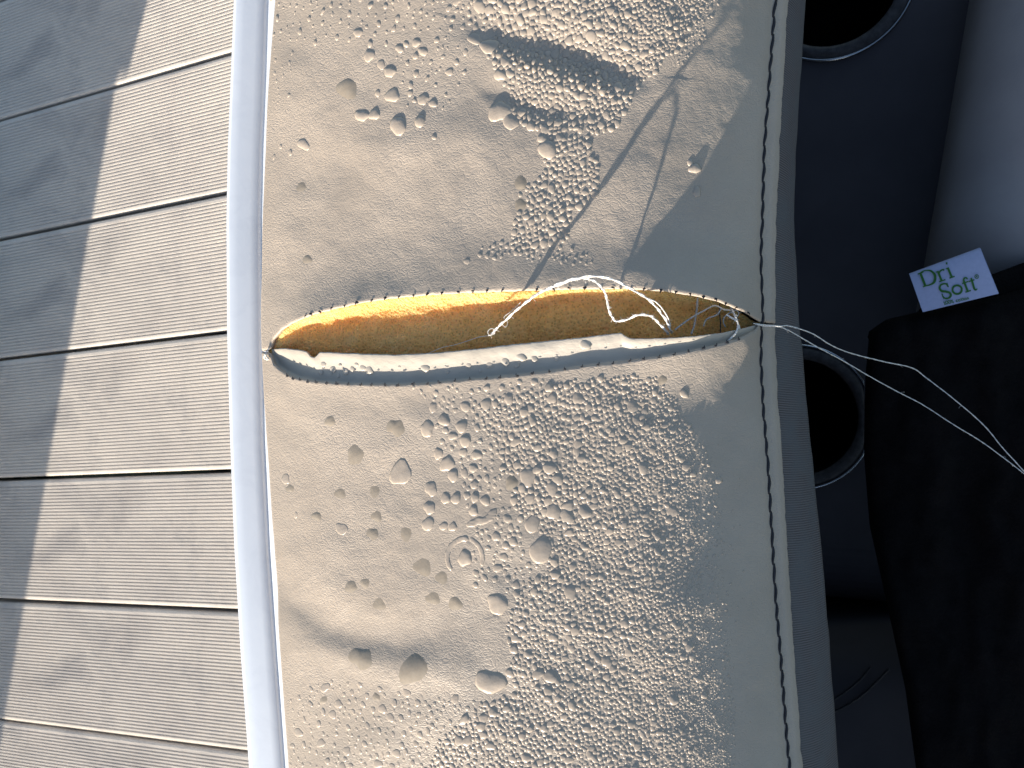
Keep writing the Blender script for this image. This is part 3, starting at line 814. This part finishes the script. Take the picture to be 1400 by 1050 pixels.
# the small line under the name, half tucked behind the hem: 100% cotton
bxv = np.array([1.0, -0.215]); byv = np.array([0.36, 0.93])
def tiny(glyph, ox):
    o = np.array([520.0, 694.0]) + bxv * ox
    for st in glyph: stroke([o + bxv * x + byv * y for x, y in st], 6, smooth=False)
O_ = [[(4, 0), (16, 0), (20, 10), (20, 22), (16, 32), (4, 32), (0, 22), (0, 10), (4, 0)]]
o_ = [[(4, 12), (14, 12), (18, 20), (16, 30), (5, 32), (0, 24), (4, 12)]]
g = {'1': [[(2, 6), (9, 0), (9, 32)], [(2, 32), (16, 32)]], '0': O_, '%': [[(4, 32), (22, 0)], [(3, 2), (9, 2), (9, 10), (3, 10), (3, 2)], [(18, 22), (25, 22), (25, 31), (18, 31), (18, 22)]], 'c': [[(16, 14), (8, 11), (1, 18), (2, 28), (9, 32), (17, 29)]], 'o': o_, 't': [[(7, 2), (7, 28), (14, 32)], [(1, 12), (14, 12)]], 'n': [[(3, 12), (3, 32)], [(3, 17), (10, 11), (16, 16), (16, 32)]]}
ox = 0
for ch in '100% cotton':
    if ch == ' ': ox += 20; continue
    tiny(g[ch], ox); ox += {'1': 22, '0': 26, '%': 32, 'c': 24, 'o': 25, 't': 19, 'n': 25}[ch]
lt = mesh_obj('lettering', np.array(LV), LF, M['print'], lab, smooth=False)

# ------------------------------------------------------------------ loose threads
def th_world(pts):
    out = []
    for p, q, h in pts:
        pp = p - float(delta(q))
        out.append(at_z(float(p), float(q), np.array(float(Z0(np.clip(pp, 357, 1085))) + h / 1000)))
    return np.array(out)
def thread(name, pts, rad, mat, label, wob=0.0, fuzz=0, strands=1, group=None, m=10):
    W = catmull(th_world(pts), m)
    n = len(W)
    V, Fc = [], []
    r_ = np.random.default_rng(len(V) + int(abs(pts[0][0] * 7 + pts[0][1])))
    jit = np.cumsum(r_.normal(0, 1, (n, 3)), 0); jit -= np.linspace(0, 1, n)[:, None] * jit[-1]
    W = W + jit * wob * 1e-5
    for s in range(strands):
        ph = 2 * math.pi * s / strands
        tt = np.arange(n)
        a = W + (0.75 * rad if strands > 1 else 0) * np.stack([np.cos(tt * 0.28 + ph), np.sin(tt * 0.28 + ph), 0.5 * np.sin(tt * 0.28 + ph)], 1)
        rr = (rad * (0.72 if strands > 1 else 1)) * (1 + 0.18 * np.sin(tt * 1.7 + s)) * (0.9 + 0.2 * r_.random(n))
        v, f = tube(None, a, rr, None)
        k0 = len(V); V += v; Fc += [tuple(i + k0 for i in q_) for q_ in f]
    for k in range(fuzz):
        i = r_.integers(2, n - 2); d = r_.normal(0, 1, 3); d /= np.linalg.norm(d)
        ln = r_.uniform(0.0006, 0.0022)
        pts_ = np.array([W[i], W[i] + d * ln * 0.5 + r_.normal(0, 1, 3) * 0.0001, W[i] + d * ln + (W[i + 1] - W[i]) * 0.6])
        v, f = tube(None, pts_, 0.00006, None, sides=3)
        k0 = len(V); V += v; Fc += [tuple(j + k0 for j in q_) for q_ in f]
    o = mesh_obj(name, np.array(V), Fc, mat)
    return tag(o, label, 'thread', group)
G = 'loose threads from the torn seam'
thread('loose_thread', [(672, 456, 0), (680, 447, 1), (689, 439, 2), (702, 426, 4), (714, 416, 5), (726, 406, 6), (737, 399, 6), (750, 393, 8), (762, 388, 9.5), (783, 381, 12), (809, 377, 14.2), (837, 381, 14), (856, 390, 12.5), (872, 399, 10), (886, 408, 8), (899, 421, 6), (909, 434, 3), (915, 446, 1), (919, 455, -3)],
       0.00038, M['white_thread'], 'long white frayed thread arching highest over the foam', 3, 60, 2, G, 12)
thread('loose_thread', [(714, 417, 4), (728, 407, 6), (742, 398, 6.5), (762, 390, 9), (783, 382, 11.5), (800, 381, 13), (813, 385, 12), (822, 393, 10), (828, 402, 8), (831, 412, 6), (834, 426, 5), (838, 433, 3), (843, 439, 2), (857, 437, 3), (873, 430, 6), (889, 431, 7), (898, 438, 5), (906, 447, 2), (914, 457, -2)],
       0.00036, M['white_thread'], 'white fuzzy thread kinking in a zigzag down over the foam', 4, 130, 2, G, 12)
thread('loose_thread', [(886, 408, 8), (896, 412, 8), (906, 422, 6), (913, 434, 3), (917, 446, 0)], 0.00025, M['white_thread'], 'short white strand splitting off the right end of the high arch', 3, 10, 1, G)
thread('loose_thread', [(677, 456, 0), (669, 458, 0.5), (667, 453, 1), (672, 449, 1), (677, 453, .5), (672, 458, 0), (655, 461, -2), (640, 466, -3), (620, 472, -3), (605, 475, -2), (586, 483, -1)], 0.00014, M['white_thread'], 'hair thin strand with a small curl lying on the foam', 1, 4, 1, G)
thread('loose_thread', [(684, 441, 1), (691, 447, 1), (694, 440, 1), (689, 434, 2), (700, 425, 3), (712, 413, 5)], 0.00012, M['white_thread'], 'thin wisp beside the left foot of the arching thread', 1, 3, 1, G)
thread('seam_thread', [(954, 407, 0), (953, 420, -2), (951, 434, -3), (949, 446, -2), (945, 457, -1)], 0.00040, M['grey_thread'], 'leftmost grey thread bridging the opening', 2, 6, 1, G)
thread('seam_thread', [(984, 415, 1), (984, 428, 0), (985, 442, 0), (985, 455, 0)], 0.00024, M['dark_thread'], 'dark straight thread bridging the opening near its right end', 1, 0, 1, G)
thread('seam_thread', [(923, 451, 0), (933, 443, 0), (946, 434, 1), (958, 427, 1), (969, 421, 1), (978, 418, 2), (990, 423, 3), (1000, 424, 3)], 0.00034, M['grey_thread'], 'grey thread running slantwise along the opening to its right end', 2, 8, 1, G)
thread('seam_thread', [(962, 446, -1), (965, 438, -1), (971, 434, 0), (981, 430, 1), (986, 422, 2)], 0.00030, M['grey_thread'], 'short grey curl hanging from the upper lip', 2, 5, 1, G)
thread('seam_thread', [(999, 419, 2), (1003, 427, 3), (1006, 434, 4), (1010, 446, 3), (1014, 459, 1)], 0.00042, M['white_thread'], 'thick pale thread crossing the right end of the opening', 2, 6, 1, G)
thread('seam_thread', [(993, 430, 2), (1000, 434, 3), (1007, 439, 4), (1009, 446, 4), (1006, 455, 4), (999, 463, 3), (991, 470, 1)], 0.00040, M['white_thread'], 'white thread hooking down over the lower lip', 2, 8, 1, G)
thread('seam_thread', [(992, 447, 0), (989, 441, 0), (990, 434, 1), (996, 429, 2), (1005, 424, 3), (1010, 427, 3), (1008, 433, 2)], 0.00026, M['grey_thread'], 'small grey loop curling at the right end', 1, 4, 1, G)
thread('loose_thread', [(1030, 442, 1.5), (1043, 444, 2), (1055, 445, 4), (1066, 446, 6), (1080, 446, 6), (1110, 456, 0), (1137, 472, -12), (1167, 484, -30), (1207, 494, -50), (1247, 503, -62), (1267, 517, -66), (1303, 545, -66), (1343, 580, -68), (1370, 612, -68), (1404, 649, -68), (1440, 690, -68), (1480, 720, -69)],
       0.00024, M['white_thread'], 'upper of two white threads trailing from the seam over the black towel', 2, 8, 1, G, 14)
thread('loose_thread', [(1032, 443, 1.0), (1045, 446, 2), (1058, 446, 4), (1073, 449, 5), (1097, 462, -2), (1120, 475, -10), (1153, 493, -25), (1187, 513, -45), (1227, 535, -60), (1260, 552, -66), (1303, 580, -66), (1340, 603, -68), (1370, 625, -68), (1404, 651, -68), (1445, 680, -68), (1490, 700, -69)],
       0.00023, M['white_thread'], 'lower of two white threads trailing from the seam over the black towel', 2, 8, 1, G, 14)
thread('loose_thread', [(368, 476, 1), (364, 482, 2), (365, 488, 2), (368, 492, 1), (362, 490, 2), (363, 484, 3)], 0.00040, M['white_thread'], 'white tuft of thread at the left end of the torn seam', 5, 20, 1, G)

# ------------------------------------------------------------------ water drops
def in_poly(x, y, poly):
    P = np.array(poly, float); c = np.zeros(np.shape(x), bool); j = len(P) - 1
    for i in range(len(P)):
        with np.errstate(divide='ignore', invalid='ignore'):
            m = ((P[i, 1] > y) != (P[j, 1] > y)) & (x < (P[j, 0] - P[i, 0]) * (y - P[i, 1]) / (P[j, 1] - P[i, 1] + 1e-12) + P[i, 0])
        c ^= m; j = i
    return c
drops = []          # p, q, radius px, height ratio, stretch, angle
cell = {}
def fits(p, q, r, k):
    ci, cj = int(p // 24), int(q // 24)
    for i in range(ci - 1, ci + 2):
        for j in range(cj - 1, cj + 2):
            for (a, b, c) in cell.get((i, j), ()):
                if (a - p) ** 2 + (b - q) ** 2 < (k * (r + c)) ** 2: return False
    return True
def add(p, q, r, h, st=1.0, ang=0.0):
    drops.append((p, q, r, h, st, ang)); cell.setdefault((int(p // 24), int(q // 24)), []).append((p, q, r))
hand = [  # position, radius, height ratio
 (475, 122, 15, .28), (545, 172, 12.5, .62), (575, 166, 8, .7), (495, 158, 9, .65), (512, 156, 8, .65), (536, 130, 10, .5), (516, 127, 5, .5), (578, 135, 8, .5), (592, 141, 6, .6), (505, 76, 8, .5), (533, 98, 8, .6), (521, 88, 6, .4), (490, 45, 6, .5), (569, 58, 6, .6), (555, 60, 5, .6), (578, 70, 6, .6), (546, 66, 6, .6), (568, 76, 5, .6), (506, 60, 5, .6), (568, 100, 5, .6), (561, 116, 5, .6), (414, 197, 8, .4), (396, 208, 5, .4), (383, 200, 4, .4), (374, 214, 4, .3), (410, 255, 7, .2), (595, 188, 4.5, .6), (560, 127, 5, .6), (566, 137, 4, .6),
 (548, 646, 16, .40), (542, 585, 13, .26), (585, 586, 10, .55), (486, 622, 13, .24), (452, 576, 8, .3), (608, 574, 8, .6), (637, 603, 8, .6), (612, 634, 10, .55), (600, 620, 7, .5), (620, 650, 8, .55), (590, 668, 9, .5), (610, 681, 7, .5), (624, 681, 7.5, .6), (588, 694, 8.5, .5), (586, 716, 9, .5), (607, 719, 6, .45), (620, 720, 6, .5), (649, 662, 6, .6), (650, 680, 6, .6), (647, 640, 6, .55), (652, 622, 7, .55), (620, 596, 6, .5), (632, 583, 8, .5), (648, 698, 7, .55), (664, 684, 7, .5), (636, 763, 10, .6), (637, 556, 7, .4), (665, 553, 8, .5),
 (495, 900, 17, .16), (566, 915, 21, .16), (671, 932, 19, .44), (740, 752, 17, .40), (500, 797, 7, .3), (467, 723, 8, .35), (433, 706, 7, .3), (515, 706, 8, .22), (510, 730, 9, .22), (481, 802, 9, .25), (519, 826, 9, .12), (592, 818, 10, .13), (604, 790, 9, .12), (556, 730, 9, .12), (578, 775, 13, .12), (390, 655, 6, .35), (396, 668, 6, .25), (404, 704, 5, .35), (465, 675, 8, .15), (512, 672, 8, .12), (680, 826, 14, .4), (622, 826, 10, .25), (650, 800, 5, .5),
 (697, 920, 6, .55), (705, 936, 5, .6), (716, 922, 5, .5), (736, 921, 8, .5), (753, 925, 10, .55), (950, 230, 8, .7), (953, 262, 6.5, .7), (944, 222, 5, .6), (935, 538, 6, .6), (983, 657, 5, .6), (938, 638, 6, .6), (948, 648, 5, .7), (865, 556, 9, .4), (905, 520, 7, .3), (920, 700, 8, .4), (942, 884, 6, .7), (946, 898, 5, .7), (955, 928, 5, .7), (921, 957, 7, .6), (963, 951, 5, .7), (977, 760, 2.5, .8), (975, 645, 2, .8),
 (668, 62, 12, .5), (648, 52, 9, .4), (683, 152, 15, .42), (698, 166, 11, .4), (749, 205, 13, .5), (742, 190, 7, .6), (683, 102, 8, .6), (697, 100, 6, .6), (712, 250, 10, .25), (712, 280, 9, .2), (845, 118, 8, .6), (855, 62, 8, .6), (808, 48, 8, .5), (757, 70, 7, .6), (690, 84, 7, .6), (420, 355, 7, .3), (655, 8, 9, .5), (668, 12, 7, .5), (640, 358, 5, .3),
 (722, 652, 12, .4), (752, 640, 9, .5), (755, 668, 9, .45), (763, 655, 8, .5), (777, 692, 8, .5), (757, 700, 11, .4), (728, 716, 11, .4), (775, 706, 10, .45), (700, 660, 10, .3), (880, 640, 8, .5), (790, 545, 8, .5), (755, 545, 7, .5), (830, 905, 8, .5), (780, 810, 10, .4), (800, 700, 9, .5),
]
for p, q, r, h in hand:
    add(p, q, r, h, random.uniform(0.95, 1.2), random.uniform(-0.5, 0.5) + math.pi / 2)
# an arc of water round one of the drops
for a in np.linspace(2.7, 4.6, 17): add(638 + 26 * math.cos(a), 762 + 26 * math.sin(a), 5.0, .34, 1.6, -a - math.pi / 2)
for a in np.linspace(5.2, 6.5, 12): add(636 + 24 * math.cos(a), 762 + 26 * math.sin(a), 4.5, .32, 1.5, -a - math.pi / 2)
for a in np.linspace(0.0, 1.0, 11): add(646 + 28 * a, 716 - 16 * a * a - 3 * math.sin(a * 6), 5.5, .36, 1.4, 0.4)
def scatter(poly, tries, rf, hr, k=0.88, tight=None):
    P = np.array(poly, float); x0, y0 = P.min(0); x1, y1 = P.max(0)
    xs = rng.uniform(x0, x1, tries); ys = rng.uniform(y0, y1, tries)
    m = in_poly(xs + 9 * vnoise(xs / 14, ys / 14, 77), ys + 9 * vnoise(xs / 14, ys / 14, 78), poly)
    for p, q in zip(xs[m], ys[m]):
        r = rf(p, q)
        if r <= 0.6: continue
        if fits(p, q, r, k): add(p, q, r, hr * random.uniform(0.8, 1.2), random.uniform(0.95, 1.35), random.gauss(math.pi / 2 - 0.25, 0.45))
U = random.uniform
def big(lo, hi, pw=2.2): return lo + (hi - lo) * random.random() ** pw
# dense field below the seam
low = [(640, 548), (720, 535), (800, 520), (870, 512), (905, 520), (945, 590), (955, 690), (962, 850), (990, 970), (1005, 1090), (1012, 1235), (700, 1240), (545, 1230), (560, 1090), (610, 1000), (655, 965), (700, 950), (702, 890), (690, 850), (715, 800), (745, 780), (742, 735), (705, 700), (690, 650), (676, 600), (650, 575)]
def r_low(p, q):
    e = np.interp(p, [600, 720, 860, 930, 970], [1.05, 1.0, 0.86, 0.66, 0.4])
    return e * big(3.0, 7.2, 3.4)
scatter(low, 44000, r_low, 0.60, 0.74)
scatter([(915, 560), (950, 590), (985, 650), (990, 800), (1000, 900), (1010, 1090), (930, 1090), (940, 700)], 2600, lambda p, q: big(1.1, 3.2, 1.6) * np.interp(p, [930, 1000], [1.1, 0.7]), 0.7, 1.05)
scatter([(950, 560), (1020, 640), (1030, 900), (1030, 1000), (980, 1000), (970, 700)], 90, lambda p, q: big(0.9, 2.0, 2), 0.7, 1.2)
# loose field between
scatter([(590, 545), (660, 545), (700, 620), (720, 700), (735, 780), (700, 810), (650, 790), (640, 700), (600, 600)], 1500, lambda p, q: big(2.6, 6.5, 1.6), 0.42, 1.02)
# faint small drops in the lower left corner
scatter([(395, 950), (460, 930), (560, 950), (640, 955), (660, 965), (570, 1200), (420, 1180), (398, 1090)], 2300, lambda p, q: big(2.2, 6.0, 1.4), 0.34, 1.08)
# upper fields
scatter([(660, 58), (700, 60), (760, 78), (850, 108), (860, 128), (830, 132), (750, 104), (690, 84)], 900, lambda p, q: big(3.0, 6.0, 1.4), 1.25, 0.95)
topf = [(650, -30), (985, -30), (960, 25), (925, 70), (880, 112), (862, 132), (835, 130), (760, 108), (690, 82), (655, 55), (690, 40), (640, 10)]
scatter(topf, 9000, lambda p, q: big(3.0, 7.0, 2.4) * np.interp(p, [650, 880, 960], [1.08, 0.85, 0.6]), 0.72, 0.76)
scatter([(660, 70), (740, 92), (830, 118), (868, 126), (850, 165), (835, 182), (760, 182), (715, 170), (692, 140), (690, 112)], 5200, lambda p, q: big(3.0, 6.6, 2.4), 0.66, 0.76)
scatter([(752, 186), (806, 188), (812, 215), (822, 258), (790, 285), (772, 325), (730, 345), (705, 355), (700, 330), (712, 262), (742, 235)], 3600, lambda p, q: big(3.0, 6.0, 2.2), 0.62, 0.78)
scatter([(655, 335), (730, 330), (805, 345), (810, 362), (740, 358), (660, 352)], 420, lambda p, q: big(2.0, 4.0, 1.6), 0.5, 1.15)
scatter([(366, -30), (600, -30), (600, 20), (560, 40), (480, 55), (375, 60)], 700, lambda p, q: big(2.0, 5.4, 1.8), 0.55, 1.5)
scatter([(500, 20), (640, 20), (640, 100), (610, 150), (560, 150), (490, 60)], 380, lambda p, q: big(2.0, 6.5, 1.6), 0.55, 1.5)
scatter([(590, 0), (660, 0), (700, 40), (640, 40)], 260, lambda p, q: big(2.4, 5.4, 1.6), 0.55, 1.1)
scatter([(372, 60), (420, 60), (395, 130), (374, 150)], 60, lambda p, q: big(1.6, 4.0, 1.6), 0.4, 1.4)
scatter([(930, -30), (1000, -30), (960, 60), (925, 95)], 500, lambda p, q: big(1.2, 3.0, 1.6), 0.55, 1.0)
scatter([(560, 530), (700, 524), (760, 520), (650, 548), (600, 560)], 260, lambda p, q: big(2.2, 5.2, 1.6), 0.5, 1.2)
PXM = 0.000305     # metres per picture pixel on the cover
def cap(segs, rings, seed, peak=2.4, soft=0.75, flat=False):
    r_ = np.random.default_rng(seed)
    a2, a3, a4 = r_.uniform(0, .16), r_.uniform(0.02, .14), r_.uniform(0.01, .08); p2, p3, p4 = r_.uniform(0, 6.28, 3)
    ox, oy = r_.uniform(-.25, .25, 2)
    V = [(ox, oy, 1.0)]; Fc = []
    for k in range(1, rings + (1 if flat else 2)):
        rho = min(1.0, (k / rings) ** 0.8); zz = (1 - rho ** peak) ** soft if k <= rings else -0.35
        if flat: zz = 1.2 * (1 - rho ** 2) - 0.2
        if k == rings + 1: rho = 1.0
        for i in range(segs):
            t = 2 * math.pi * i / segs
            R = rho * (1 + a2 * math.cos(2 * t + p2) + a3 * math.cos(3 * t + p3) + a4 * math.cos(5 * t + p4))
            V.append((R * math.cos(t) + ox * (1 - rho), R * math.sin(t) + oy * (1 - rho), zz))
    for i in range(segs): Fc.append((0, 1 + i, 1 + (i + 1) % segs))
    for k in range(rings - 1 if flat else rings):
        for i in range(segs):
            i2 = (i + 1) % segs; a = 1 + k * segs
            Fc.append((a + i, a + segs + i, a + segs + i2, a + i2))
    return np.array(V), Fc
order = sorted(range(len(drops)), key=lambda i: -drops[i][2])
D = np.array(drops)
PTS = surf(D[:, 0], D[:, 1]); NRM = surf_n(D[:, 0], D[:, 1])
BN = base_n(D[:, 0] - delta(D[:, 1]), D[:, 1])
NRM = NRM * 0.6 + BN * 0.4; NRM /= np.linalg.norm(NRM, axis=1)[:, None]
cell_m = np.linalg.norm(base(D[:, 0] - delta(D[:, 1]) + 1, D[:, 1]) - base(D[:, 0] - delta(D[:, 1]), D[:, 1]), axis=1)
def hscale(p, q, r):
    k = 0.46 if r < 9 else 0.42
    if q > 540 and p < 570: k *= 0.62
    elif q > 540: k *= 0.85
    return k
def frame(i):
    n = NRM[i]; x = np.array([1.0, 0, 0]); x = x - n * (x @ n); x /= np.linalg.norm(x); y = np.cross(n, x)
    p, q, r, h, st, ang = drops[i]
    c, s = math.cos(ang), math.sin(ang)
    a = (x * c + y * s); b = (-x * s + y * c)
    R = r * PXM
    return a * R * st, b * R / math.sqrt(st), n * R * h * hscale(p, q, r)
bigcaps = [cap(18, 6, 200 + k, peak=random.uniform(2.0, 2.6)) for k in range(14)]
flatcaps = [cap(20, 7, 300 + k, flat=True) for k in range(6)]
def in_open(p, q):
    pp = p - float(delta(q)); return lip_u(pp) - 1 < q < lip_l(pp) + 2
order = [i for i in order if not in_open(drops[i][0], drops[i][1])]
inside = [i for i in order if -8 < drops[i][1] < 1056]
order = inside[:300] + sorted(set(order) - set(inside[:300]))
special = {(566, 915): 'broad flat water drop on the beige vinyl low in the soft fold', (671, 932): 'large tall water drop at the left border of the dense drops, near the bottom', (548, 646): 'largest single water drop below the left half of the torn seam', (475, 122): 'broad flat water drop alone near the upper left of the bolster', (545, 172): 'tall round water drop, lowest of the cluster in the upper left', (495, 900): 'flat water drop left of the broad one in the soft fold', (636, 763): 'round water drop ringed by an arc of water', (740, 752): 'large wedge shaped water drop beside the dense drops below the seam', (953, 262): 'lone bright drop at the shadow edge above the seam', (683, 152): 'long puddle of water at the left tip of a dense patch above the seam'}
TOP = order[:300]
for n_, i in enumerate(TOP):
    p, q, r, h, st, ang = drops[i]
    v, f = bigcaps[n_ % 14] if h > 0.3 else flatcaps[n_ % 6]
    c, s_ = math.cos(ang), math.sin(ang)
    a = v[:, 0] * r * st; b = v[:, 1] * r / math.sqrt(st)
    hh = r * PXM * (h * hscale(p, q, r) if h > 0.3 else h * 0.42)
    W = surf(p + a * c - b * s_, q - (a * s_ + b * c), v[:, 2] * hh)
    me = bpy.data.meshes.new('water_drop'); me.from_pydata((W - PTS[i]).tolist(), [], f); me.update()
    me.polygons.foreach_set('use_smooth', [True] * len(me.polygons)); me.materials.append(M['water'] if h > 0.3 else M['wet'])
    o = bpy.data.objects.new('water_drop', me); COL.objects.link(o)
    o.location = PTS[i]
    lb = special.get((int(p), int(q)))
    if not lb:
        r = drops[i][2]
        size = 'large' if r > 9.5 else 'medium' if r > 7.2 else 'small'
        if q < 440:
            gp = 'water drops above the torn seam'
            if p < 470: reg = 'beside the white rail, above the torn seam'
            elif p < 630: reg = 'in the loose cluster at the upper left'
            elif q < 75: reg = 'in the dense beads along the top edge'
            elif q < 184: reg = 'in the dense beads under the dark fold'
            elif p > 900: reg = 'at the shadow edge above the seam'
            else: reg = 'in the narrow tongue of beads pointing at the seam'
        elif p < 690:
            gp = 'loose water drops below the torn seam'
            reg = ('just below the torn seam' if q < 600 else 'halfway down the bolster' if q < 740 else 'around the soft fold' if q < 940 else 'near the bottom edge') + (' on the rail side' if p < 560 else ' beside the dense field')
        else:
            gp = 'packed water drops below the torn seam'
            reg = 'in the packed beads ' + ('right under the torn seam' if q < 620 else 'in the upper half' if q < 760 else 'in the lower half' if q < 900 else 'near the bottom edge') + (', left part' if p < 780 else ', middle part' if p < 870 else ', at the shadow side')
        lb = size + ' water drop ' + reg
    else: gp = None
    tag(o, lb, 'water drop', gp)
sv = [cap(9, 3, 400 + k, peak=random.uniform(2.0, 2.6)) for k in range(24)]
V, Fc, k0 = [], [], 0
for n_, i in enumerate(order[300:]):
    v, f = sv[n_ % 24]
    a, b, c = frame(i)
    V.append(PTS[i] + v[:, :1] * a + v[:, 1:2] * b + v[:, 2:] * c)
    Fc += [tuple(j + k0 for j in q_) for q_ in f]; k0 += len(v)
wb = mesh_obj('water_beads', np.concatenate(V), Fc, M['water'])
tag(wb, 'fine water beads covering the beige vinyl in dense patches', 'water beads', kind='stuff')
# drops clinging to the folded flap
V, Fc, k0 = [], [], 0
for n_, (p, f_, r) in enumerate([(436, .35, 5), (441, .6, 6), (450, .3, 3), (453, .45, 6), (459, .25, 4), (464, .6, 3), (470, .4, 6), (480, .5, 5), (487, .65, 4), (495, .55, 6.5), (503, .5, 8), (545, .6, 3), (580, .55, 8), (610, .35, 4), (640, .5, 5), (655, .3, 4), (668, .45, 6), (690, .5, 7), (705, .35, 5), (712, .6, 8), (730, .5, 6), (760, .4, 4), (800, .75, 8)]):
    l, ff = float(lip_l(p)), float(flap(p)); q = l + (ff - l) * f_
    v, f = sv[n_ % 24]; P0 = flap_pt(np.array(float(p)), np.array(q)); R = r * PXM
    n = base_n(np.array(float(p)), np.array(q)); x = np.cross([0, 1., 0], n); x /= np.linalg.norm(x); y = np.cross(n, x)
    V.append(P0 + v[:, :1] * x * R + v[:, 1:2] * y * R + v[:, 2:] * n * R * 0.22); Fc += [tuple(j + k0 for j in q_) for q_ in f]; k0 += len(v)
fb = mesh_obj('flap_beads', np.concatenate(V), Fc, M['water_pale'])
tag(fb, 'flat water beads clinging to the pale flap inside the opening', 'water beads', kind='stuff')
print('drops', len(drops))
